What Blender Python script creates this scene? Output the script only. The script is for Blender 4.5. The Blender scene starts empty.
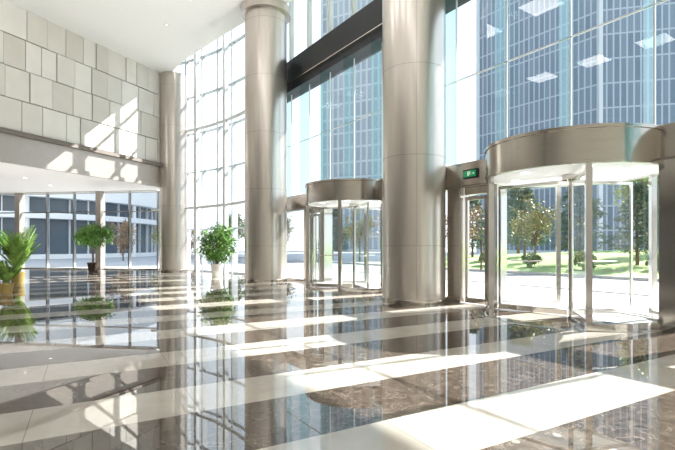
import bpy, math, random
from math import sin, cos, pi, radians, sqrt, atan2
from mathutils import Vector, Matrix
random.seed(7)
S=bpy.context.scene
# ---------------------------------------------------------------- materials
def newmat(name):
    m=bpy.data.materials.new(name); m.use_nodes=True
    nt=m.node_tree; nt.nodes.clear()
    out=nt.nodes.new('ShaderNodeOutputMaterial')
    return m,nt,out
def N(nt,t,**k):
    n=nt.nodes.new(t)
    for a,b in k.items(): setattr(n,a,b)
    return n
def pbr(name,col,rough=0.5,metal=0.0,spec=0.5,noise=0.0,nscale=5.0,emit=None,es=0,bump=0.0,stretch=None,coat=0.0):
    m,nt,out=newmat(name)
    b=N(nt,'ShaderNodeBsdfPrincipled')
    b.inputs['Base Color'].default_value=(*col,1)
    b.inputs['Roughness'].default_value=rough
    b.inputs['Metallic'].default_value=metal
    b.inputs['Specular IOR Level'].default_value=spec
    b.inputs['Coat Weight'].default_value=coat
    if emit:
        b.inputs['Emission Color'].default_value=(*emit,1); b.inputs['Emission Strength'].default_value=es
    if noise>0 or bump>0:
        tc=N(nt,'ShaderNodeTexCoord'); mp=N(nt,'ShaderNodeMapping')
        if stretch: mp.inputs['Scale'].default_value=stretch
        nz=N(nt,'ShaderNodeTexNoise'); nz.inputs['Scale'].default_value=nscale; nz.inputs['Detail'].default_value=5
        nt.links.new(tc.outputs['Object'],mp.inputs['Vector']); nt.links.new(mp.outputs[0],nz.inputs['Vector'])
        if noise>0:
            r=N(nt,'ShaderNodeValToRGB')
            r.color_ramp.elements[0].position=0.3; r.color_ramp.elements[1].position=0.7
            r.color_ramp.elements[0].color=(*[c*(1-noise) for c in col],1)
            r.color_ramp.elements[1].color=(*[min(1,c*(1+noise)) for c in col],1)
            nt.links.new(nz.outputs['Fac'],r.inputs['Fac']); nt.links.new(r.outputs['Color'],b.inputs['Base Color'])
        if bump>0:
            bp=N(nt,'ShaderNodeBump'); bp.inputs['Strength'].default_value=bump; bp.inputs['Distance'].default_value=0.02
            nt.links.new(nz.outputs['Fac'],bp.inputs['Height']); nt.links.new(bp.outputs[0],b.inputs['Normal'])
    nt.links.new(b.outputs[0],out.inputs[0])
    return m
def glassmat(name,tint,base=0.05,top=0.8,power=4.0,gcol=(1,1,1)):
    m,nt,out=newmat(name)
    lw=N(nt,'ShaderNodeLayerWeight'); lw.inputs['Blend'].default_value=0.5
    p=N(nt,'ShaderNodeMath',operation='POWER'); p.inputs[1].default_value=power
    mu=N(nt,'ShaderNodeMath',operation='MULTIPLY_ADD'); mu.inputs[1].default_value=top; mu.inputs[2].default_value=base
    nt.links.new(lw.outputs['Facing'],p.inputs[0]); nt.links.new(p.outputs[0],mu.inputs[0])
    tr=N(nt,'ShaderNodeBsdfTransparent'); tr.inputs[0].default_value=(*tint,1)
    gl=N(nt,'ShaderNodeBsdfGlossy'); gl.inputs['Roughness'].default_value=0.0; gl.inputs[0].default_value=(*gcol,1)
    mx=N(nt,'ShaderNodeMixShader')
    nt.links.new(mu.outputs[0],mx.inputs[0]); nt.links.new(tr.outputs[0],mx.inputs[1]); nt.links.new(gl.outputs[0],mx.inputs[2])
    nt.links.new(mx.outputs[0],out.inputs[0])
    return m
def gridmat(name,c1,c2,mortar,bw,bh,ms,rough=0.25,metal=0.0,offset=0.0,spec=0.5):
    m,nt,out=newmat(name)
    uv=N(nt,'ShaderNodeTexCoord')
    br=N(nt,'ShaderNodeTexBrick'); br.offset=offset; br.squash=1.0
    br.inputs['Color1'].default_value=(*c1,1); br.inputs['Color2'].default_value=(*c2,1); br.inputs['Mortar'].default_value=(*mortar,1)
    br.inputs['Scale'].default_value=1.0; br.inputs['Mortar Size'].default_value=ms
    br.inputs['Brick Width'].default_value=bw; br.inputs['Row Height'].default_value=bh; br.inputs['Mortar Smooth'].default_value=0.0
    nt.links.new(uv.outputs['UV'],br.inputs['Vector'])
    b=N(nt,'ShaderNodeBsdfPrincipled'); b.inputs['Roughness'].default_value=rough; b.inputs['Metallic'].default_value=metal
    b.inputs['Specular IOR Level'].default_value=spec
    nt.links.new(br.outputs['Color'],b.inputs['Base Color']); nt.links.new(b.outputs[0],out.inputs[0])
    return m

STEEL=pbr('steel_brushed',(0.55,0.505,0.46),0.15,0.95,noise=0.06,nscale=3,stretch=(1,1,30))
STEEL_B=pbr('steel_bright',(0.66,0.63,0.60),0.12,0.97)
COL=pbr('column_cladding',(0.63,0.575,0.53),0.28,0.85,noise=0.04,nscale=2,stretch=(6,6,0.4))
SEAM=pbr('seam_dark',(0.20,0.17,0.15),0.6)
SEAMC=pbr('column_seam',(0.36,0.31,0.275),0.5,0.4)
WHITE=pbr('white_paint',(0.88,0.88,0.87),0.6)
FRAME=pbr('white_frame',(0.70,0.73,0.75),0.4,0.0)
FRAMEG=pbr('silver_frame',(0.46,0.49,0.51),0.35,0.3)
DARK=pbr('dark_metal',(0.018,0.02,0.025),0.4,0.2)
PLAST=pbr('ceiling_plaster',(0.92,0.915,0.91),0.7,noise=0.01)
WALL=pbr('wall_plaster',(0.72,0.68,0.62),0.7,noise=0.03)
LEDGE=pbr('mezzanine_ledge',(0.48,0.43,0.385),0.3,0.5,noise=0.03)
PAN=[pbr('stone_panel_%d'%i,c,0.4,noise=0.04,nscale=1.5) for i,c in enumerate([(0.78,0.745,0.69),(0.74,0.705,0.65),(0.67,0.635,0.58),(0.82,0.79,0.74)])]
GLASS=glassmat('facade_glass',(0.86,0.92,0.922),0.06,0.75,4.0)
GLASS_L=glassmat('clear_glass',(0.95,0.98,0.975),0.03,0.6,4.5)
FIN=glassmat('fin_glass',(0.62,0.80,0.80),0.10,0.7,3.0,(0.85,1,1))
LIGHT=pbr('lamp_panel',(1,1,1),0.5,emit=(1,0.98,0.95),es=7)
DLIGHT=pbr('downlight',(1,1,1),0.5,emit=(1,0.95,0.85),es=2.5)
GREEN=pbr('exit_green',(0.01,0.30,0.12),0.5,emit=(0.01,0.5,0.2),es=0.15)
SIGNW=pbr('exit_white',(0.8,0.9,0.8),0.5,emit=(0.9,1,0.9),es=0.2)
GOLD=pbr('gold_pot',(0.50,0.36,0.12),0.35,0.3)
POTW=pbr('white_pot',(0.82,0.80,0.76),0.25)
SOIL=pbr('soil',(0.06,0.04,0.03),0.9)
BARK=pbr('bark',(0.16,0.10,0.065),0.9,noise=0.3,nscale=12)
def leaf(name,c):
    m=pbr(name,c,0.45,noise=0.35,nscale=4)
    return m
LEAF=leaf('leaf_green',(0.07,0.22,0.035)); LEAF2=leaf('leaf_light',(0.18,0.34,0.07)); LEAFP=leaf('palm_leaf',(0.30,0.48,0.09))
PINE=leaf('pine_needles',(0.07,0.13,0.08)); AUT=leaf('autumn_leaf',(0.36,0.28,0.11)); RED=leaf('red_leaf',(0.32,0.19,0.14)); OLIVE=leaf('olive_leaf',(0.18,0.25,0.11))
GRASS=pbr('grass',(0.29,0.38,0.15),0.9,noise=0.35,nscale=0.6,bump=0.3)
PAVE=pbr('paving',(0.44,0.435,0.43),0.8,noise=0.08,nscale=0.3)
ROAD=pbr('asphalt',(0.25,0.25,0.26),0.85,noise=0.08,nscale=0.5)
TOWB=gridmat('tower_glass_blue',(0.085,0.125,0.17),(0.13,0.175,0.225),(0.29,0.335,0.38),0.95,3.8,0.12,0.25)
TOWA=gridmat('tower_glass_grey',(0.20,0.24,0.27),(0.26,0.30,0.33),(0.40,0.43,0.45),1.5,3.6,0.24,0.3)
PODG=pbr('podium_glass',(0.09,0.12,0.15),0.25,0.0,0.5)

# floor : polished striped marble
def floormat():
    m,nt,out=newmat('polished_marble')
    L=nt.links
    g=N(nt,'ShaderNodeNewGeometry'); sp=N(nt,'ShaderNodeSeparateXYZ'); L.new(g.outputs['Position'],sp.inputs[0])
    def M(op,a,b=None,c=None):
        n=N(nt,'ShaderNodeMath',operation=op)
        for i,v in enumerate((a,b,c)):
            if v is None: continue
            if isinstance(v,(int,float)): n.inputs[i].default_value=v
            else: L.new(v,n.inputs[i])
        return n.outputs[0]
    x,y=sp.outputs[0],sp.outputs[1]
    dx,dy=0.875,0.485
    u=M('ADD',M('MULTIPLY',x,-dy),M('MULTIPLY',y,dx))   # across stripes
    v=M('ADD',M('MULTIPLY',x,dx),M('MULTIPLY',y,dy))
    P=1.6
    fu=M('FRACT',M('DIVIDE',M('ADD',u,100.25),P))
    stripe=M('LESS_THAN',fu,0.45)  # 1 = light
    fj=M('FRACT',M('DIVIDE',M('ADD',u,100.25),P/2)); j1=M('LESS_THAN',fj,0.008)
    fk=M('FRACT',M('DIVIDE',M('ADD',v,100),1.2)); j2=M('LESS_THAN',fk,0.006)
    joint=M('MAXIMUM',j1,j2)
    tc=g.outputs['Position']
    n1=N(nt,'ShaderNodeTexNoise'); n1.inputs['Scale'].default_value=1.6; n1.inputs['Detail'].default_value=9; n1.inputs['Roughness'].default_value=0.65; n1.inputs['Distortion'].default_value=0.6; L.new(tc,n1.inputs['Vector'])
    n2=N(nt,'ShaderNodeTexNoise'); n2.inputs['Scale'].default_value=12; n2.inputs['Detail'].default_value=9; n2.inputs['Roughness'].default_value=0.75; n2.inputs['Distortion'].default_value=0.4; L.new(tc,n2.inputs['Vector'])
    rl=N(nt,'ShaderNodeValToRGB'); e=rl.color_ramp.elements; e[0].position=0.3; e[0].color=(0.40,0.355,0.305,1); e[1].position=0.7; e[1].color=(0.51,0.465,0.41,1)
    rd=N(nt,'ShaderNodeValToRGB'); e=rd.color_ramp.elements; e[0].position=0.36; e[0].color=(0.028,0.020,0.015,1); e[1].position=0.72; e[1].color=(0.16,0.122,0.096,1)
    L.new(n1.outputs[0],rl.inputs[0]); L.new(n2.outputs[0],rd.inputs[0])
    # pale veins in the dark stone
    n4=N(nt,'ShaderNodeTexNoise'); n4.inputs['Scale'].default_value=3.2; n4.inputs['Detail'].default_value=6; n4.inputs['Roughness'].default_value=0.6; n4.inputs['Distortion'].default_value=1.2; L.new(tc,n4.inputs['Vector'])
    vein=M('LESS_THAN',M('ABSOLUTE',M('SUBTRACT',n4.outputs[0],0.5)),0.0045)
    mv=N(nt,'ShaderNodeMixRGB'); mv.inputs[2].default_value=(0.30,0.25,0.21,1); L.new(M('MULTIPLY',vein,0.7),mv.inputs[0]); L.new(rd.outputs[0],mv.inputs[1])
    mx=N(nt,'ShaderNodeMixRGB'); L.new(stripe,mx.inputs[0]); L.new(mv.outputs[0],mx.inputs[1]); L.new(rl.outputs[0],mx.inputs[2])
    mj=N(nt,'ShaderNodeMixRGB',blend_type='MULTIPLY'); mj.inputs[2].default_value=(0.6,0.57,0.54,1)
    L.new(joint,mj.inputs[0]); L.new(mx.outputs[0],mj.inputs[1])
    b=N(nt,'ShaderNodeBsdfPrincipled'); L.new(mj.outputs[0],b.inputs['Base Color'])
    b.inputs['Roughness'].default_value=0.01; b.inputs['IOR'].default_value=2.2
    n3=N(nt,'ShaderNodeTexNoise'); n3.inputs['Scale'].default_value=0.9; n3.inputs['Detail'].default_value=2; L.new(tc,n3.inputs['Vector'])
    bp=N(nt,'ShaderNodeBump'); bp.inputs['Strength'].default_value=0.015; bp.inputs['Distance'].default_value=0.02
    L.new(n3.outputs[0],bp.inputs['Height']); L.new(bp.outputs[0],b.inputs['Normal'])
    L.new(b.outputs[0],out.inputs[0])
    return m
FLOOR=floormat()

# ---------------------------------------------------------------- mesh builder
class MB:
    def __init__(s): s.v=[]; s.f=[]; s.m=[]; s.mats=[]; s.uv={}
    def mi(s,mat):
        if mat not in s.mats: s.mats.append(mat)
        return s.mats.index(mat)
    def face(s,pts,mat,uv=None):
        i=len(s.v); s.v+= [tuple(p) for p in pts]; s.f.append(tuple(range(i,i+len(pts)))); s.m.append(s.mi(mat))
        if uv: s.uv[len(s.f)-1]=uv
    def hexa(s,b,t,mat):
        i=len(s.v); s.v+=[tuple(p) for p in b]+[tuple(p) for p in t]; k=s.mi(mat)
        n=len(b)
        fs=[tuple(i+j for j in reversed(range(n))),tuple(i+n+j for j in range(n))]
        for j in range(n): fs.append((i+j,i+(j+1)%n,i+n+(j+1)%n,i+n+j))
        s.f+=fs; s.m+=[k]*len(fs)
    def box(s,c,ax,hx,hy,z0,z1,mat):
        ax=Vector((ax[0],ax[1])).normalized(); ay=Vector((-ax.y,ax.x)); c=Vector((c[0],c[1]))
        ps=[c-ax*hx-ay*hy,c+ax*hx-ay*hy,c+ax*hx+ay*hy,c-ax*hx+ay*hy]
        s.hexa([(p.x,p.y,z0) for p in ps],[(p.x,p.y,z1) for p in ps],mat)
    def beam(s,a,b,hw,z0,z1,mat):
        a=Vector((a[0],a[1]));b=Vector((b[0],b[1])); s.box((a+b)/2,b-a,(b-a).length/2,hw,z0,z1,mat)
    def lathe(s,c,prof,n,mat,a0=0,a1=2*pi,z=0):
        full=abs(a1-a0-2*pi)<1e-6; i=len(s.v); k=s.mi(mat); cols=n if full else n+1
        for j in range(cols):
            a=a0+(a1-a0)*j/n
            for r,h in prof: s.v.append((c[0]+r*cos(a),c[1]+r*sin(a),z+h))
        m=len(prof)
        for j in range(n):
            j2=(j+1)%cols
            for q in range(m-1):
                s.f.append((i+j*m+q,i+j2*m+q,i+j2*m+q+1,i+j*m+q+1)); s.m.append(k)
    def tube(s,a,b,r0,r1,n,mat):
        a=Vector(a);b=Vector(b);d=(b-a).normalized(); u=d.orthogonal().normalized(); w=d.cross(u); i=len(s.v); k=s.mi(mat)
        for p,r in((a,r0),(b,r1)):
            for j in range(n):
                t=2*pi*j/n; s.v.append(tuple(p+u*cos(t)*r+w*sin(t)*r))
        for j in range(n): s.f.append((i+j,i+(j+1)%n,i+n+(j+1)%n,i+n+j)); s.m.append(k)
    def leaf(s,p,d,l,w,mat,up=None,droop=0.15):
        d=Vector(d).normalized(); u=Vector(up) if up else Vector((random.uniform(-1,1),random.uniform(-1,1),random.uniform(0.2,1)))
        sd=d.cross(u)
        if sd.length<1e-3: sd=d.orthogonal()
        sd.normalize(); nn=sd.cross(d); p=Vector(p); i=len(s.v); k=s.mi(mat)
        s.v+=[tuple(p),tuple(p+d*l*0.45+sd*w/2+nn*w*0.12),tuple(p+d*l-Vector((0,0,l*droop))),tuple(p+d*l*0.45-sd*w/2+nn*w*0.12)]
        s.f+=[(i,i+1,i+2),(i,i+2,i+3)]; s.m+=[k,k]
    def obj(s,name,parent=None,smooth=False,loc=None):
        me=bpy.data.meshes.new(name); me.from_pydata(s.v,[],s.f)
        for m in s.mats: me.materials.append(m)
        me.polygons.foreach_set('material_index',s.m)
        if smooth: 
            me.polygons.foreach_set('use_smooth',[True]*len(s.f))
        if s.uv:
            l=me.uv_layers.new(name='UVMap')
            for fi,uv in s.uv.items():
                for li,c in zip(me.polygons[fi].loop_indices,uv): l.data[li].uv=c
        me.update()
        o=bpy.data.objects.new(name,me); S.collection.objects.link(o)
        if parent: o.parent=parent
        if loc: o.location=loc
        if smooth:
            md=o.modifiers.new('es','EDGE_SPLIT'); md.split_angle=radians(40)
        return o
def empty(name,loc=(0,0,0)):
    e=bpy.data.objects.new(name,None); S.collection.objects.link(e); e.location=loc; e.empty_display_size=0.2; return e

# ---------------------------------------------------------------- facade path
C0=Vector((4.46,8.6)); T=Vector((-0.561,0.828)).normalized(); NO=Vector((T.y,-T.x))  # outward normal
def F(s,d=0.0): return C0+T*s+NO*d
SE=14.0
p0=F(SE); p2=Vector((-10.2,25.6)); p1=Vector((-5.9,23.9))
bez=[p0*(1-t)**2+p1*2*t*(1-t)+p2*t*t for t in [i/40 for i in range(41)]]
blen=[0]
for i in range(40): blen.append(blen[-1]+(bez[i+1]-bez[i]).length)
BL=blen[-1]
def B(l):
    l=max(0,min(BL,l))
    for i in range(40):
        if l<=blen[i+1]+1e-9:
            t=(l-blen[i])/(blen[i+1]-blen[i]); p=bez[i].lerp(bez[i+1],t); d=(bez[i+1]-bez[i]).normalized(); return p,d
HB,HT=2.72,3.30      # header
BEAM0,BEAM1=7.35,8.55
ROOF=14.0; CZ=10.4
REV=[0.0,7.0]
RR=1.5
PILL=[-2.7,2.75,4.25,9.75,12.2,-5.2,-7.9,-10.6]
# ---- entrance facade
w1=empty('window_1')
g=MB()
def q(a,b,z0,z1,mat,mb): mb.face([(a.x,a.y,z0),(b.x,b.y,z0),(b.x,b.y,z1),(a.x,a.y,z1)],mat)
q(F(-20),F(SE),HT,ROOF,GLASS,g)
segs=[(-20,-1.75),(1.75,5.25),(8.75,SE)]
for a,b in segs: q(F(a),F(b),0.0,HB,GLASS_L,g)
g.obj('glass_panes',w1)
f=MB()
for a,b in [(-20,-1.5),(1.5,5.5),(8.5,SE)]:
    f.beam(F(a),F(b),0.14,HB,HT,STEEL)
    f.beam(F(a,-0.145),F(b,-0.145),0.01,HB+0.02,HB+0.05,SEAM)
f.beam(F(-1.5),F(1.5),0.06,HT-0.08,HT+0.03,STEEL); f.beam(F(5.5),F(8.5),0.06,HT-0.08,HT+0.03,STEEL)
for p in PILL:
    f.box(F(p),T,0.2,0.16,0,HB,STEEL); f.box(F(p),T,0.215,0.175,0,0.12,STEEL_B)
for r in REV:
    for sg in(-1,1): f.box(F(r+sg*1.66),T,0.14,0.17,0,HB,STEEL_B)
for a,b in [(-20,-2.9),(2.95,4.05),(9.95,12),(12.4,SE)]: f.beam(F(a),F(b),0.04,0,0.08,STEEL)
f.obj('header_and_posts',w1)
f=MB()
f.beam(F(-20,0.05),F(13.2,0.05),0.3,BEAM0,BEAM1,DARK)
f.beam(F(-20,-0.32),F(13.2,-0.32),0.03,BEAM0+0.27,BEAM0+0.30,STEEL)
f.obj('dark_transfer_beam',w1)
f=MB()
s=-19.6
while s<SE:
    a=F(s,-0.02); b=F(s,-0.42)
    f.face([(a.x,a.y,HT),(b.x,b.y,HT),(b.x,b.y,BEAM0),(a.x,a.y,BEAM0)],FIN)
    f.box(F(s,-0.0),T,0.012,0.02,HT,BEAM0,FRAME)
    s+=1.4
f.beam(F(-20),F(SE),0.015,5.33,5.36,FRAME)
f.obj('glass_fins',w1)
f=MB()
s=-19.6
while s<SE:
    f.box(F(s),T,0.03,0.09,BEAM1,ROOF,FRAME); s+=1.4
f.beam(F(-20),F(SE),0.05,11.2,11.28,FRAME)
f.obj('upper_mullions',w1)
# ---- swing side door
def side_door(s0,s1):
    e=empty('door_1' if s0<4 else 'door_2')
    m=MB(); mid=(s0+s1)/2
    for ss in (s0+0.05,s1-0.05): m.box(F(ss,-0.03),T,0.035,0.03,0.02,2.5,STEEL_B)
    m.beam(F(s0,-0.03),F(s1,-0.03),0.03,0.02,0.14,STEEL_B); m.beam(F(s0,-0.03),F(s1,-0.03),0.03,2.42,2.5,STEEL_B)
    m.beam(F(s0,-0.02),F(s1,-0.02),0.05,2.55,2.72,STEEL)
    m.box(F(s0+0.14,-0.11),T,0.014,0.014,0.8,1.5,STEEL_B)
    for z in(0.85,1.45): m.box(F(s0+0.14,-0.08),NO,0.04,0.01,z-0.01,z+0.01,STEEL_B)
    m.obj('frame',e)
side_door(1.85,2.5); side_door(9.0,9.5)
# exit sign
e=MB()
cs=F(2.25,-0.16); rt=-T
def sp(u,z,d=0): 
    p=cs+rt*u*0.85-NO*d; return (p.x,p.y,3.015+(z-3.015)*0.85)
e.box(cs,T,0.20,0.02,2.91,3.12,DARK)
e.box(F(2.25,-0.18),T,0.17,0.025,2.945,3.085,GREEN)
def sq(us,d=0.048): e.face([sp(u,3.015+z,d) for u,z in us],SIGNW)
sq([(-0.06,-0.06),(-0.02,-0.06),(-0.02,0.065),(-0.06,0.065)])
sq([(0.02+0.016*cos(t),0.052+0.016*sin(t)) for t in [i*pi/4 for i in range(8)]])
sq([(0.0,0.035),(0.03,0.035),(0.022,-0.01),(-0.0,-0.01)])
sq([(0.0,-0.01),(0.014,-0.01),(-0.012,-0.06),(-0.022,-0.055)][::-1]); sq([(0.01,-0.01),(0.024,-0.01),(0.05,-0.03),(0.045,-0.04)])
sq([(0.0,0.03),(-0.018,0.0),(-0.01,-0.004),(0.008,0.02)]); sq([(0.03,0.03),(0.055,0.01),(0.05,0.004),(0.026,0.02)])
sq([(0.09,-0.008),(0.14,-0.008),(0.14,0.008),(0.09,0.008)]); sq([(0.14,-0.028),(0.175,0.0),(0.14,0.028)])
e.obj('exit_sign')

# ---- curved facade
w2=empty('window_2'); g=MB()
for i in range(40): q(bez[i],bez[i+1],0,ROOF,GLASS_L,g)
g.obj('glass_panes',w2)
f=MB(); l=0.1; k=0
while l<BL:
    p,d=B(l); f.box(p,d,0.05,0.16,0,ROOF,FRAMEG)
    nn=Vector((d.y,-d.x))
    if k%2==0: f.box(p-nn*0.5,d,0.10,0.10,0,ROOF,FRAME)
    l+=1.3;k+=1
for z in [0,2.2,5.3,7.4,9.4,11.4,13.4]:
    for i in range(0,40,4): f.beam(bez[i],bez[i+4],0.07,z,z+0.07,FRAMEG)
for z in [3.3,7.4]:
    for i in range(0,40,4):
        a,b=bez[i],bez[i+4]; d=(b-a).normalized(); nn=Vector((d.y,-d.x)); f.beam(a-nn*0.5,b-nn*0.5,0.05,z,z+0.12,FRAME)
f.obj('frames',w2)
# ---- left glass wall below mezzanine
w3=empty('window_3'); LW0=p2; LW1=Vector((-34,29.0)); dl=(LW1-LW0).normalized(); LL=(LW1-LW0).length
g=MB(); q(LW0,LW1,0,4.5,GLASS_L,g); g.obj('glass_panes',w3)
f=MB(); l=0
while l<LL:
    p=LW0+dl*l; f.box(p,dl,0.035,0.10,0,4.5,STEEL_B); l+=1.75
for z in(0,3.3,4.4): f.beam(LW0,LW1,0.06,z,z+0.06,STEEL_B)
l=3.6
while l<LL:
    p=LW0+dl*l; f.box(p,dl,0.16,0.2,0,4.5,LEDGE); l+=5.25
f.obj('frames',w3)

# ---------------------------------------------------------------- room shell
m=MB(); m.face([(-34,-9,0),(16.5,-9,0),(*F(-20),0),(*F(SE),0)]+[(*b,0) for b in bez[1:]]+[(*LW1,0)],FLOOR); m.obj('floor')
m=MB(); m.beam((-34,-9),(16.5,-9),0.15,0,ROOF,WALL); m.obj('wall_back')
m=MB(); m.beam((-34,-9),(-34,29.2),0.15,0,ROOF,WALL); m.obj('wall_left')
m=MB(); m.beam(LW0-dl*0.0,LW1,0.15,4.5,ROOF,WALL); m.obj('wall_far')
# ceiling with curved edge
edge=[(-9.9,25.0),(-7.6,22.1),(-5.6,20.0),(-3.75,18.2),(-2.4,17.25),(-1.3,16.3),(0.2,13.6),(1.2,11.0),(3.6,7.2),(7.0,2.2),(14.0,-8.8)]
poly=[(-34,-8.8),]+[(x,y) for x,y in reversed(edge)]+[(-34,28.8)]
m=MB(); m.hexa([(x,y,CZ) for x,y in poly],[(x,y,CZ+0.35) for x,y in poly],PLAST); 
rp=[(-34,-9),(16.5,-9),tuple(F(-20)),tuple(F(SE))]+[tuple(b) for b in bez[8::8]]+[tuple(LW1)]
m.hexa([(x,y,ROOF) for x,y in rp],[(x,y,ROOF+0.3) for x,y in rp],PLAST)
shade_slab=[F(-22,0.1),F(-22,8.0),F(12.5,8.0),F(12.5,0.1)]  # unseen overhang, added to keep sun off the upper glazing
m.hexa([(p.x,p.y,ROOF) for p in shade_slab],[(p.x,p.y,ROOF+0.3) for p in shade_slab],PLAST)
m.obj('ceiling')
# ceiling panel lights and downlights
for k in range(8):
    c=Vector((-5.8,10.9))+Vector((1.25,-1.9))*k*1.15
    for off in (0,-6.5):
        cc_=c+Vector((off,off*0.4)); m=MB(); m.box(cc_,(0.828,0.561),0.65,0.65,CZ-0.05,CZ-0.002,FRAME); m.box(cc_,(0.828,0.561),0.58,0.58,CZ-0.06,CZ-0.051,LIGHT); m.obj('ceiling_light')
m=MB()
for i in range(3):
    a=(-7.0+i*1.6,18.4-i*1.9); m.lathe(a,[(0.0,CZ-0.012),(0.05,CZ-0.012)],12,DLIGHT); m.lathe(a,[(0.05,CZ-0.014),(0.08,CZ-0.014),(0.08,CZ)],12,FRAMEG)
m.obj('downlight_row')

# ---------------------------------------------------------------- mezzanine
FA=Vector((-19.4,0.0)); FB=Vector((-9.35,23.6)); fd=(FB-FA).normalized(); fn=Vector((fd.y,-fd.x))
FS=FA-fd*9.0; FL=(FB-FS).length
mz=empty('mezzanine')
m=MB()
pl=[tuple(FS+Vector((0,0))),tuple(FB),tuple(FB+Vector((-0.6,1.7))),(-33.8,28.7),(-33.8,-8.3)]
m.hexa([(x,y,4.5) for x,y in pl],[(x,y,4.75) for x,y in pl],PLAST)
m.obj('soffit',mz)
m=MB()
m.beam(FS,FB,0.08,4.45,5.65,LEDGE)
a=FS+fn*0.12;b=FB+fn*0.12; m.beam(a,b,0.1,5.5,5.66,SEAM); m.beam(a,b,0.07,4.42,4.6,LEDGE)
m.beam(FS-fn*0.15,FB-fn*0.15,0.1,5.65,CZ,SEAM)
m.obj('edge_ledge',mz)
m=MB(); z=5.70; row=0; hs=[1.18,1.18,1.18,1.18]
for h in hs:
    l=-random.random()
    while l<FL:
        w=random.choice([0.62,0.8,0.8,1.0]) if row!=1 else 0.9
        c=FS+fd*(max(0,l)+min(FL,l+w))/2; hw=(min(FL,l+w)-max(0,l))/2-0.015
        if hw>0.05:
            off=random.choice([0,0,0.03]); m.box(c+fn*(0.0+off),fd,hw,0.05,z+0.015,z+h-0.02,random.choice(PAN))
        l+=w
    z+=h; row+=1
m.obj('stone_panels',mz)
m=MB()
for i in range(5):
    for j in range(3):
        c=(-13-3*j-1.2*i*0.4,13+2.6*i); m.lathe(c,[(0,4.488),(0.06,4.488),(0.08,4.488),(0.08,4.5)],12,DLIGHT)
m.obj('soffit_downlights',mz)
# added fill spots with dummy ring housings, brightening ceiling and mezzanine soffit
def fill_spot(name,x,y,z,en,ang,tilt=(0,0)):
    e=empty(name,(x,y,z)); m=MB(); m.lathe((0,0),[(0,0.0),(0.07,0.0),(0.09,0.03),(0.09,0.0)],16,STEEL_B); m.obj('dummy_housing',e)
    l=bpy.data.lights.new(name+'_lamp','SPOT'); l.energy=en; l.spot_size=radians(ang); l.spot_blend=1.0; l.shadow_soft_size=0.06; l.color=(1,0.99,0.97)
    o=bpy.data.objects.new('lamp',l); S.collection.objects.link(o); o.parent=e; o.location=(0,0,0.06)
    o.rotation_euler=Vector((-tilt[0],-tilt[1],-1)).to_track_quat('Z','Y').to_euler()
for s_,dd in ((0.5,-0.8),(-0.5,-0.8),(7.5,-0.8),(6.5,-0.8)):
    c=F(s_,dd); fill_spot('canopy_fill_spot',c.x,c.y,3.29,900,120,(-NO.x*0.9,-NO.y*0.9))  # added fill light for the ceiling, out of view on the canopies
for x,y in [(-12.5,17.5),(-15,13.5),(-13.5,22.5),(-17,18),(-19,23),(-21,15)]:
    fill_spot('floor_fill_spot',x,y,0.002,150,150)  # added fill light for the soffit, aimed up from the floor

# ---------------------------------------------------------------- columns
def column(x,y,r,top,rot=0):
    e=empty('column',(x,y,0)); m=MB()
    m.lathe((0,0),[(r,0.0),(r,top)],72,COL); m.obj('shaft',e,True)
    m=MB()
    m.lathe((0,0),[(r,0),(r+0.025,0),(r+0.025,0.10),(r,0.11)],72,STEEL)
    for z in (1.35,3.45,5.55,7.65,9.75,11.85):
        if z<top: m.lathe((0,0),[(r,z),(r+0.003,z),(r+0.003,z+0.010),(r,z+0.010)],72,SEAMC)
    for k in range(3):
        a=rot+k*2*pi/3; m.box(((r)*cos(a),(r)*sin(a)),(cos(a),sin(a)),0.003,0.004,0.1,top,SEAMC)
    if r!=0.7: m.lathe((0,0),[(r,CZ-0.30),(r+0.14,CZ-0.30),(r+0.14,CZ-0.01),(r,CZ-0.01)] if top<=CZ else [(r,top-0.3),(r+0.12,top-0.3),(r+0.12,top)],72,COL)
    m.obj('rings_and_seams',e,True)
column(1.87,11.05,0.765,ROOF,radians(-95)); column(-2.73,17.2,0.79,CZ,radians(-100)); column(-8.75,24.0,0.7,CZ,radians(-60))

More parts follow.
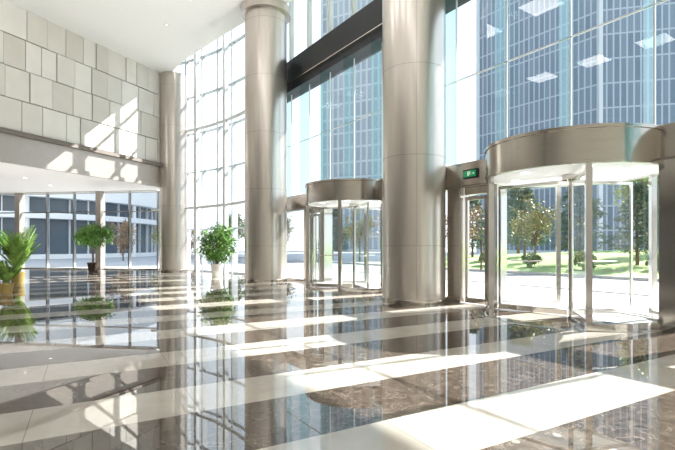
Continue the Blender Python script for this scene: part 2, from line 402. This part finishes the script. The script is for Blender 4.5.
# ---------------------------------------------------------------- revolving doors
AI=atan2(-NO.y,-NO.x)
def rev(s,rot):
    c=F(s); e=empty('revolving_door',(c.x,c.y,0)); z0,z1=2.67,3.28; O=(0,0); h=radians(38)
    m=MB()
    m.lathe(O,[(1.48,z0),(1.56,z0),(1.56,z0+0.05),(1.545,z0+0.055),(1.545,z1-0.06),(1.57,z1-0.055),(1.57,z1),(0.0,z1)],72,STEEL); m.obj('canopy_band',e,True)
    m=MB(); m.lathe(O,[(0,z0+0.03),(1.48,z0+0.03),(1.48,z0)],72,WHITE)
    m.obj('canopy_ceiling',e)
    m=MB()
    for k in range(6):
        a=k*pi/3+0.3; m.lathe((1.05*cos(a),1.05*sin(a)),[(0,z0+0.018),(0.06,z0+0.018),(0.075,z0+0.012),(0.08,z0+0.03)],16,DLIGHT)
    m.obj('canopy_downlights',e)
    gl=MB(); st=MB()
    for a0,a1 in((AI+h,AI+pi-h),(AI-pi+h,AI-h)):
        gl.lathe(O,[(1.5,0.12),(1.5,z0)],30,GLASS_L,a0,a1)
        st.lathe(O,[(1.46,0),(1.46,0.12),(1.55,0.12),(1.55,0)],30,STEEL_B,a0,a1)
        am=(a0+a1)/2
    for a in(AI+h,AI-h,AI+pi+h,AI+pi-h):
        st.box((1.5*cos(a),1.5*sin(a)),(cos(a),sin(a)),0.05,0.045,0,z0,STEEL_B)
    gl.obj('curved_glass',e,True); st.obj('posts_and_sills',e)
    wg=MB(); ws=MB()
    ws.lathe(O,[(0.045,0.0),(0.045,z0+0.03)],20,STEEL_B); ws.lathe(O,[(0.16,z0-0.06),(0.16,z0+0.03)],24,STEEL_B); ws.face([(0.16*cos(t),0.16*sin(t),z0-0.06) for t in [i*pi/12 for i in range(24)]],STEEL_B)
    for k in range(3):
        a=rot+k*2*pi/3; d=Vector((cos(a),sin(a)))
        r0,r1=0.06,1.44
        A=d*r0;Bb=d*r1
        wg.face([(A.x,A.y,0.1),(Bb.x,Bb.y,0.1),(Bb.x,Bb.y,2.6),(A.x,A.y,2.6)],GLASS_L)
        ws.beam(A,Bb,0.018,0.02,0.12,STEEL_B); ws.beam(A,Bb,0.018,2.56,2.62,STEEL_B)
        ws.box(d*(r1-0.02),d,0.022,0.02,0.02,2.62,STEEL_B)
        pn=Vector((-d.y,d.x))*0.07
        ws.tube((*(d*0.45+pn),1.05),(*(d*1.15+pn),1.05),0.014,0.014,10,STEEL_B)
        for r in(0.5,1.1): ws.tube((*(d*r),1.05),(*(d*r+pn),1.05),0.01,0.01,8,STEEL_B)
    wg.obj('wing_glass',e); ws.obj('wing_frames',e)
    m=MB(); m.lathe(O,[(1.44,0.006),(1.56,0.006),(1.58,0.001)],64,STEEL_B); m.obj('floor_ring',e)
rev(0.0,AI+radians(40)); rev(7.0,AI+radians(70))

# ---------------------------------------------------------------- plants
def rdir():
    while True:
        v=Vector((random.uniform(-1,1),random.uniform(-1,1),random.uniform(-1,1)))
        if 0.05<v.length<1: return v.normalized()
def pot(e,mat,r,h):
    m=MB(); m.lathe((0,0),[(0,0.0),(r*0.72,0.0),(r*0.78,0.03),(r,h-0.05),(r*1.06,h-0.04),(r*1.06,h),(r*0.95,h),(r*0.93,h-0.05)],28,mat)
    m.lathe((0,0),[(0,h-0.05),(r*0.94,h-0.05)],28,SOIL); m.obj('pot',e,True)
def ficus(x,y,H,cz,cr,ch,n,potm,r=0.27,ph=0.5):
    e=empty('potted_ficus_tree',(x,y,0)); pot(e,potm,r,ph)
    m=MB(); base=Vector((0,0,ph-0.06)); tops=[]
    for k in range(3):
        o=Vector((0.04*cos(k*2.1),0.04*sin(k*2.1),0)); p=base+o; 
        for j in range(4):
            q2=Vector((o.x*(1+j*0.8)+random.uniform(-.02,.02),o.y*(1+j*.8)+random.uniform(-.02,.02),ph+(cz-ph)*(j+1)/4)); m.tube(p,q2,0.024-0.003*j,0.021-0.003*j,7,BARK); p=q2
        tops.append(p)
    clumps=[]
    for i in range(34):
        d=rdir(); rr=random.uniform(0.35,0.85); c=Vector((d.x*cr*rr,d.y*cr*rr,cz+d.z*ch*rr)); clumps.append(c); m.tube(random.choice(tops),c,0.009,0.004,4,BARK)
    m.obj('trunk',e)
    m=MB()
    for i in range(n):
        c=random.choice(clumps); d=rdir(); p=c+Vector((d.x,d.y,d.z*0.8))*random.uniform(0.05,0.32)*(cr/0.8)
        dd=(d+Vector((0,0,-0.35))+rdir()*0.5); m.leaf(p,dd,random.uniform(0.10,0.17),0.06,random.choice([LEAF,LEAF2,LEAF2]))
    m.obj('foliage',e)
ficus(-5.41,20.2,2.45,1.50,0.80,0.92,3800,POTW,0.28,0.55)
ficus(-12.6,23.2,2.55,1.95,0.92,0.62,3800,SOIL,0.27,0.5)
def palm(x,y,H,n,spread,potm,r,ph,s0=0.1):
    e=empty('potted_palm',(x,y,0)); pot(e,potm,r,ph); m=MB()
    for i in range(n):
        a=random.uniform(0,2*pi); el=random.uniform(1.2,1.56); L=random.uniform(0.4,1.0)*H
        p=Vector((0.05*cos(a),0.05*sin(a),ph-0.05)); st=L/12
        for j in range(12):
            d=Vector((cos(a)*cos(el),sin(a)*cos(el),sin(el))); q2=p+d*st; m.tube(p,q2,0.010*(1-j/14),0.010*(1-(j+1)/14),5,LEAFP)
            if j>3:
                sd=Vector((-sin(a),cos(a),0))
                for t in(-1,1):
                    for o in(0,0.33,0.66):
                        m.leaf(p+d*st*o,(sd*t*0.85+d*0.75+Vector((0,0,0.1))),spread*random.uniform(.7,1)*(1.15-abs(j-7)/9),0.035,random.choice([LEAFP,LEAF2,LEAFP]),up=(0,0,1),droop=0.3)
            p=q2; el-=0.045*random.uniform(.6,1.4)
    m.obj('fronds',e)
palm(-11.3,15.9,1.85,44,0.24,GOLD,0.22,0.42)
palm(-9.35,12.7,0.75,22,0.20,GOLD,0.18,0.30)

# ---------------------------------------------------------------- outside
def P(s,d): return F(s,d)
m=MB(); m.face([(-260,-140,-0.03),(260,-140,-0.03),(260,300,-0.03),(-260,300,-0.03)],PAVE); m.obj('pavement')
m=MB(); m.hexa([(*P(-60,5.5),-0.02),(*P(-60,11),-0.02),(*P(60,11),-0.02),(*P(60,5.5),-0.02)],[(*P(-60,5.5),-0.005),(*P(-60,11),-0.005),(*P(60,11),-0.005),(*P(60,5.5),-0.005)],ROAD); m.obj('road')
m=MB()
m.beam(P(-60,11.1),P(60,11.1),0.08,-0.02,0.12,PAVE); m.obj('kerb')
m=MB(); ns=36; nd=8
def lz(s,d):
    if s>20.5: return 0.0
    t=(d-11.2)/22; return 0.10+0.75*sin(min(1,t*1.6)*pi/2)+0.25*sin(s*0.21)*min(1,t*2)*1.0
for i in range(ns):
    for j in range(nd):
        s0,s1=-52+i*2,-50+i*2; d0,d1=11.2+j*2.8,14+j*2.8
        m.face([(*P(s0,d0),lz(s0,d0)),(*P(s0,d1),lz(s0,d1)),(*P(s1,d1),lz(s1,d1)),(*P(s1,d0),lz(s1,d0))],GRASS)
m.obj('lawn',smooth=True)
def broad(H,n,mats,seed,trunk=0.3,cr=0.32):
    random.seed(seed); m=MB(); m.tube((0,0,-0.2),(0.05,0,H*0.5),0.012*H+0.03,0.03,8,BARK); cl=[]
    for i in range(34):
        d=rdir(); rr=random.uniform(0.4,0.95); z=H*(trunk+(1-trunk)/2)+d.z*H*(1-trunk)/2*rr; w=cr*H
        c=Vector((d.x*w*rr,d.y*w*rr,z)); cl.append(c); m.tube((0.03,0,max(H*0.25,z-0.25*H)),c,0.022,0.006,5,BARK)
    for i in range(n):
        c=random.choice(cl); d=rdir(); m.leaf(c+d*random.uniform(0.02,0.14)*H,rdir(),0.16,0.11,random.choice(mats))
    return m
def pine(H,seed):
    random.seed(seed); m=MB(); m.tube((0,0,-0.2),(0,0,H),0.09,0.012,8,BARK); z=H*0.16
    while z<H*0.98:
        t=(z/H-0.16)/0.84; R=(0.36*H)*(1-t)**0.8*random.uniform(0.8,1.05)+0.06
        for k in range(9):
            a=random.uniform(0,2*pi); p=Vector((0,0,z)); d=Vector((cos(a),sin(a),0.12)); q2=p+d*R*random.uniform(.75,1.1); m.tube(p,q2,0.018,0.004,4,BARK)
            for j in range(24):
                o=random.uniform(0.18,1.0); b=p.lerp(q2,o); dd=Vector((cos(a),sin(a),0.1))+rdir()*0.9; m.leaf(b+rdir()*0.05,dd,0.24,0.05,PINE if random.random()<.8 else OLIVE,droop=0.1)
        z+=H*0.052
    return m
def inst(name,me,x,y,z,sc,rot):
    o=bpy.data.objects.new(name,me); S.collection.objects.link(o); o.location=(x,y,z); o.scale=(sc,sc,sc); o.rotation_euler=(0,0,rot); return o
def protos():
    r={}
    o=pine(4.2,3).obj('pine_tree'); r['pine']=o
    o=broad(4.2,2400,[OLIVE,LEAF2,AUT],5).obj('broadleaf_tree'); r['broad']=o
    o=broad(4.0,1500,[AUT,AUT,OLIVE],6).obj('autumn_tree'); r['aut']=o
    o=broad(4.0,1500,[RED,RED,AUT],8,0.2).obj('red_leaf_tree'); r['red']=o
    o=broad(1.2,1500,[OLIVE,LEAF,AUT],9,0.05,0.55).obj('shrub'); r['shrub']=o
    return r
pr=protos(); nm={'pine':'pine_tree','broad':'broadleaf_tree','aut':'autumn_tree','red':'red_leaf_tree','shrub':'shrub'}
lay=[('pine',7.4,14.5,1.1),('pine',4.9,14.8,0.95),('aut',10.2,15.0,0.9),('pine',5.7,20,1.2),('pine',2.3,18,1.0),('pine',12.8,18,1.1),('broad',1.0,15.5,0.9),
 ('red',14.6,14.0,1.0),('pine',17,18,1.1),('red',22,15,1.1),('aut',28,16,1.2),('pine',34,17,1.4),('red',40,14,1.2),('broad',47,17,1.5),('aut',55,18,1.6),('broad',9.2,27,1.6),('broad',-1,24,1.5),('pine',20,28,1.7),
 ('shrub',6.2,12.6,0.8),('shrub',9.0,12.8,0.7),('shrub',11.8,13.0,0.8),('shrub',3.5,13.4,0.7),('shrub',16.5,13,0.9),('shrub',1,13,0.8)]
random.seed(11); used=set()
for k,s,d,sc in lay:
    p=P(s,d); z=lz(s,d)-0.03
    if k not in used:
        o=pr[k]; o.location=(p.x,p.y,z); o.scale=(sc,)*3; used.add(k)
    else: inst(nm[k],pr[k].data,p.x,p.y,z,sc,random.uniform(0,6))
for x,y,k,sc in [(-20,42,'red',1.0),(-17.5,46,'aut',1.0),(-14.5,44,'red',0.9),(-11,48,'broad',1.2)]:
    inst(nm[k],pr[k].data,x,y,-0.03,sc,random.uniform(0,6))
def tower(pts,H,mat,capmat,z0=-0.02):
    m=MB(); n=len(pts); u=0
    for i in range(n):
        a=Vector(pts[i]);b=Vector(pts[(i+1)%n]); L=(b-a).length
        m.face([(*a,z0),(*b,z0),(*b,H),(*a,H)],mat,[(u,0),(u+L,0),(u+L,H),(u,H)]); u+=L
    m.face([(*p,H) for p in pts],capmat)
    for i in range(n):
        a=Vector(pts[i]); m.box(a,(1,0),0.3,0.3,z0,H+1.2,capmat)
        b=Vector(pts[(i+1)%n]); m.beam(a,b,0.3,H,H+1.2,capmat)
        m.beam(a,b,0.25,-0.02,0.6,capmat)
    m.obj('office_tower')
def sx(x,Y): return ((x-337.5)*Y/450,Y)
tower([sx(600,70),sx(740,66),(60,90),(45,110),sx(478,88)],85,TOWB,FRAMEG)
tower([sx(322,112),sx(392,104),(20,130),(2,138)],95,TOWA,FRAMEG)
# curved podium building (left)
cc=(-44,60); r=19; m=MB(); a0,a1=radians(-160),radians(25)
m.lathe(cc,[(r-0.6,-0.02),(r-0.6,8.6)],60,PODG,a0,a1)
for z,h,o in [(-0.02,0.5,0),(4.2,0.6,0.5),(6.4,2.6,0.7)]:
    m.lathe(cc,[(r-0.7,z),(r+o,z),(r+o,z+h),(r-0.7,z+h)],60,WHITE,a0,a1)
for i in range(61):
    a=a0+(a1-a0)*i/60
    if i%2==0: m.box((cc[0]+(r-0.5)*cos(a),cc[1]+(r-0.5)*sin(a)),(cos(a),sin(a)),0.14,0.05,0.4,8.3,FRAME)
    if i%12==0: m.lathe((cc[0]+(r+0.1)*cos(a),cc[1]+(r+0.1)*sin(a)),[(0.22,-0.02),(0.22,8.3)],12,WHITE)
m.lathe(cc,[(0,9.0),(r+0.7,9.0)],60,WHITE,a0,a1)
m.obj('podium_building',smooth=False)

# ---------------------------------------------------------------- light
w=bpy.data.worlds.new('World'); S.world=w; w.use_nodes=True; nt=w.node_tree; nt.nodes.clear()
out=N(nt,'ShaderNodeOutputWorld'); bg=N(nt,'ShaderNodeBackground'); bg.inputs[1].default_value=1.9
tc=N(nt,'ShaderNodeTexCoord'); sp_=N(nt,'ShaderNodeSeparateXYZ'); rp_=N(nt,'ShaderNodeValToRGB')
e=rp_.color_ramp.elements; e[0].position=0.0; e[0].color=(0.88,0.92,0.97,1); e[1].position=1.0; e[1].color=(0.40,0.58,0.88,1)
e2=rp_.color_ramp.elements.new(0.4); e2.color=(0.72,0.83,0.96,1)
nt.links.new(tc.outputs['Generated'],sp_.inputs[0]); nt.links.new(sp_.outputs[2],rp_.inputs[0]); nt.links.new(rp_.outputs[0],bg.inputs[0]); nt.links.new(bg.outputs[0],out.inputs[0])
sun=bpy.data.lights.new('sun','SUN'); sun.energy=18; sun.angle=radians(0.5); sun.color=(1,0.97,0.93)
so=bpy.data.objects.new('sun',sun); S.collection.objects.link(so)
el=radians(44); az=Vector((0.90,0.43)).normalized(); d=Vector((az.x*cos(el),az.y*cos(el),sin(el)))
so.rotation_euler=d.to_track_quat('Z','Y').to_euler(); so.location=d*60
# ---------------------------------------------------------------- camera
cam=bpy.data.cameras.new('camera'); cam.lens=24; cam.sensor_width=36; cam.shift_y=21/675; cam.clip_end=1000
co=bpy.data.objects.new('camera',cam); S.collection.objects.link(co); co.location=(0,0,1.35); co.rotation_euler=(radians(90),0,0)
S.camera=co
S.view_settings.view_transform='Standard'; S.view_settings.exposure=0.05
